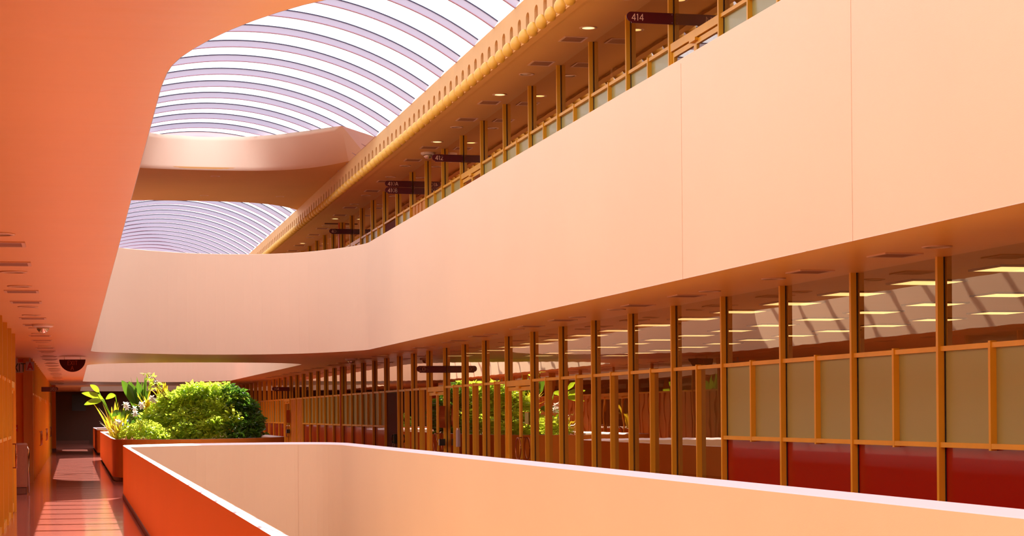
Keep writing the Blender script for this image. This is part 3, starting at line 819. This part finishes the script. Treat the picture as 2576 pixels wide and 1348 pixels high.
tag(t, 'big bright green shrub with small leaves filling the middle of the planter', 'shrub')
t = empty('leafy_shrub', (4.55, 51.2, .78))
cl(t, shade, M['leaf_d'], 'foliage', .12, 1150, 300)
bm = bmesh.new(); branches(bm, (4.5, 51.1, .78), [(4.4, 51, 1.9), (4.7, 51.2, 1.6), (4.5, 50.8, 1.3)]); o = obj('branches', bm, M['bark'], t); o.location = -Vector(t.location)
tag(t, 'shrub with shade put into its deep green leaves at the right end of the planted clump', 'shrub')
t = empty('leafy_shrub', (1.75, 49.6, .78))
cl(t, [(1.85, 49.6, 1.2, .45, .6, .30), (1.45, 49.9, 1.15, .3, .5, .25), (2.2, 49.3, 1.0, .4, .4, .2)], M['leaf_y'], 'foliage', .08, 2400, 400)
bm = bmesh.new(); branches(bm, (1.8, 49.7, .78), [(1.6, 49.9, 1.2), (1.95, 49.6, 1.3)]); o = obj('branches', bm, M['bark'], t); o.location = -Vector(t.location)
tag(t, 'low yellow-green bush spilling at the left front of the planter', 'shrub')

def blade(bm, base, dirv, L, w, bend, n=8, fold=.15):
    d = Vector(dirv).normalized(); s = d.cross(Vector((0, 0, 1)));
    if s.length < .05: s = Vector((1, 0, 0))
    s.normalize(); p = Vector(base); rows = []
    for k in range(n+1):
        t_ = k/n; ww = w*math.sin(PI*min(1, .12+t_*.88))**.7 if t_ < 1 else 0.0005
        rows.append((bm.verts.new(p-s*ww), bm.verts.new(p-Vector((0, 0, ww*fold))), bm.verts.new(p+s*ww)))
        d = (d + Vector((0, 0, -bend/n))).normalized(); p = p + d*L/n
    for A, B in zip(rows, rows[1:]):
        bm.faces.new((A[0], A[1], B[1], B[0])); bm.faces.new((A[1], A[2], B[2], B[1]))
def paddle(bm, bl, base, tip, w, up, st=None):
    # stalk, then a broad blade with a raised midrib
    b, t_ = Vector(base), Vector(tip)
    st = Vector(st) if st else b.lerp(t_, .45) + Vector((0, 0, .12*up))
    tube(bl, [b, b.lerp(st, .5)+Vector((0, 0, .1*up)), st], [.014, .012, .010], 6)
    d = (t_-st); L = d.length; d.normalize(); s = d.cross(Vector((.2, 1, .1))).normalized(); nn = s.cross(d); rows = []
    for k in range(13):
        q = k/12; ww = w*(math.sin(PI*q**.8))**.75+.002; c = st+d*L*q+Vector((0, 0, .10*math.sin(PI*q)*up))
        rows.append([bm.verts.new(c+s*ww*x+nn*(abs(x)*ww*.35)) for x in (-1, -.5, 0, .5, 1)])
    for A, B in zip(rows, rows[1:]):
        for k in range(4): bm.faces.new((A[k], A[k+1], B[k+1], B[k]))
# tall paddle-leaf plant
t = empty('paddle_leaf_plant', (1.15, 52.0, .78))
B, Bl, Bm = bmesh.new(), bmesh.new(), bmesh.new()
for q_, (base, tip, w, up, st) in enumerate([
        ((1.35, 52, .8), (.22, 51.7, 2.27), .085, .25, (.80, 51.8, 2.11)), ((1.35, 52, .8), (.28, 51.6, 1.95), .08, .3, (.76, 51.7, 2.07)),
        ((1.35, 52, .8), (.45, 51.9, 2.50), .07, .2, (.69, 51.9, 2.29)), ((1.35, 52, .8), (.86, 51.9, 2.10), .07, .3, (1.12, 51.9, 2.22)),
        ((1.5, 52, .8), (1.30, 52.1, 2.62), .15, .2, (1.72, 52.1, 1.92)), ((1.6, 52.1, .8), (1.50, 52.2, 2.60), .16, .2, (1.75, 52.2, 1.75)),
        ((1.6, 52.2, .8), (1.74, 52.2, 2.60), .13, .1, (1.80, 52.2, 1.85)), ((1.6, 52.2, .8), (1.95, 52.3, 2.55), .10, .1, (1.78, 52.2, 1.7)),
        ((1.3, 52, .8), (1.02, 51.8, 1.62), .08, .4, (1.25, 51.8, 1.75)), ((1.4, 52, .8), (1.25, 51.7, 1.55), .09, .5, (1.5, 51.8, 1.8))]):
    paddle(B if q_ > 3 else Bm, Bl, base, tip, w, up, st)
o = obj('leaves', B, M['leaf_pad'], t, smooth=True); o.location = -Vector(t.location)
o = obj('lime_leaves', Bm, M['leaf_lime'], t, smooth=True); o.location = -Vector(t.location)
o = obj('stalks', Bl, M['leaf_g'], t, smooth=True); o.location = -Vector(t.location)
tag(t, 'tall plant with broad paddle leaves leaning over the left walkway', 'plant')
# golden grass-like croton
def tuft(name, x, y, z, n, L, w, spread, m, label, cat='plant', bend=.9, seed=1, part='blades'):
    rnd = random.Random(seed); t = empty(name, (x, y, .78)); bm = bmesh.new()
    for _ in range(n):
        a = rnd.uniform(0, 2*PI); sp = spread*rnd.uniform(.2, 1)
        bp = Vector((rnd.uniform(-.12, .12), rnd.uniform(-.15, .15), z-.78))
        blade(bm, bp, (math.cos(a)*sp, math.sin(a)*sp, 1), L*rnd.uniform(.6, 1.1), w*rnd.uniform(.7, 1.2), bend*rnd.uniform(.3, 1.2))
    obj(part, bm, m, t, smooth=True)
    bm = bmesh.new(); tube(bm, [(0, 0, 0), (0, 0, max(.05, z-.72))], .03, 8); obj('stem', bm, M['stem'], t)
    tag(t, label, cat); return t
tuft('golden_blade_plant', .75+.45, 50.2, .95, 60, .75, .022, .75, M['leaf_gold'], 'upright golden striped blades at the left corner of the planter', seed=3)
tuft('golden_blade_plant', 2.0, 51.2, 1.75, 34, .62, .03, .9, M['leaf_gold'], 'golden strappy crown rising at the left of the big shrub', seed=4)
tuft('golden_blade_plant', 2.35, 51.4, 2.15, 16, .42, .035, .8, M['leaf_gold'], 'small golden leaf crown standing above the other golden one', seed=5)
tuft('snake_plant', 1.85, 52.1, 1.5, 9, 1.25, .045, .25, M['leaf_pad'], 'stiff upright variegated leaves behind the golden crown', bend=.1, seed=6)
tuft('drooping_leaf_plant', 1.45, 50.6, 1.1, 14, .75, .07, .9, M['leaf_d'], 'dark green drooping leaves below the white flowers', bend=1.8, seed=8)
tuft('pink_rosette_plant', 1.35, 48.6, .85, 70, .30, .014, 1.2, M['leaf_pink'], 'low pink spiky rosette at the front left planter rim', bend=.5, seed=9)
tuft('pink_rosette_plant', 1.75, 48.1, .85, 70, .28, .014, 1.2, M['leaf_pink'], 'low reddish spiky rosette right of the pink one at the rim', bend=.5, seed=10)
tuft('broad_strap_plant', 1.25, 58.0, .9, 30, 1.2, .05, .5, M['leaf_gold'], 'yellow strap leaves deep in the planter behind the paddle leaves', bend=.8, seed=11)
for k, (x, y, z, nm) in enumerate([(1.58, 50.0, 1.78, 'lowest'), (1.82, 50.1, 1.92, 'middle'), (1.30, 50.2, 1.98, 'leftmost'), (2.02, 50.2, 2.08, 'highest'), (1.12, 50.4, 1.52, 'white one nearest the walkway')]):
    t = empty('lily_plant', (x, y, .78)); bm = bmesh.new(); tube(bm, [(0, 0, 0), (.03, 0, .5), (0, 0, z-.78)], .008, 6); obj('stem', bm, M['leaf_g'], t)
    rnd = random.Random(50+k)
    for q in range(3):
        B = bmesh.new(); ox, oz = rnd.uniform(-.09, .09), rnd.uniform(-.12, .06)
        for i in range(6):
            a = i*PI/3+q
            blade(B, (ox, 0, z-.78+oz), (math.cos(a)*.8, -.7, math.sin(a)*.8), .13, .028, .3, 5)
        obj('flower', B, M['petal'], t, smooth=True)
    tag(t, f'white lily stem in the planter, {["lowest of the lilies in the middle", "second from the top beside the golden crown", "left one under the tall paddle leaves", "highest lily against the golden crown", "lone one at the left rim near the walkway"][k]}', 'flower', 'white lilies in the planter')
# stand the planting in the open well, clear of the fourth-floor bridge above
KP = 1.09
for o in list(COL.objects):
    if o.parent is None and o.get('category') in ('shrub', 'plant', 'flower'):
        o.location = (o.location.x*KP, o.location.y*KP, 1.65+(o.location.z-1.65)*KP); o.scale = (KP, KP, KP)
# greenery in the farther planter (glimpsed and mirrored in the far glass)
t = empty('leafy_shrub', (3.2, 84, .78))
cl(t, [(3.0, 84, 1.5, 1.4, 3.0, .7), (2.2, 81, 1.3, .8, 1.5, .5)], M['leaf_g'], 'foliage', .13, 260, 500)
bm = bmesh.new(); branches(bm, (3, 84, .78), [(2.5, 82, 1.6), (3.3, 85, 1.9)]); o = obj('branches', bm, M['bark'], t); o.location = -Vector(t.location)
tag(t, 'green shrub in the farther planter, mostly hidden by the near one', 'shrub')
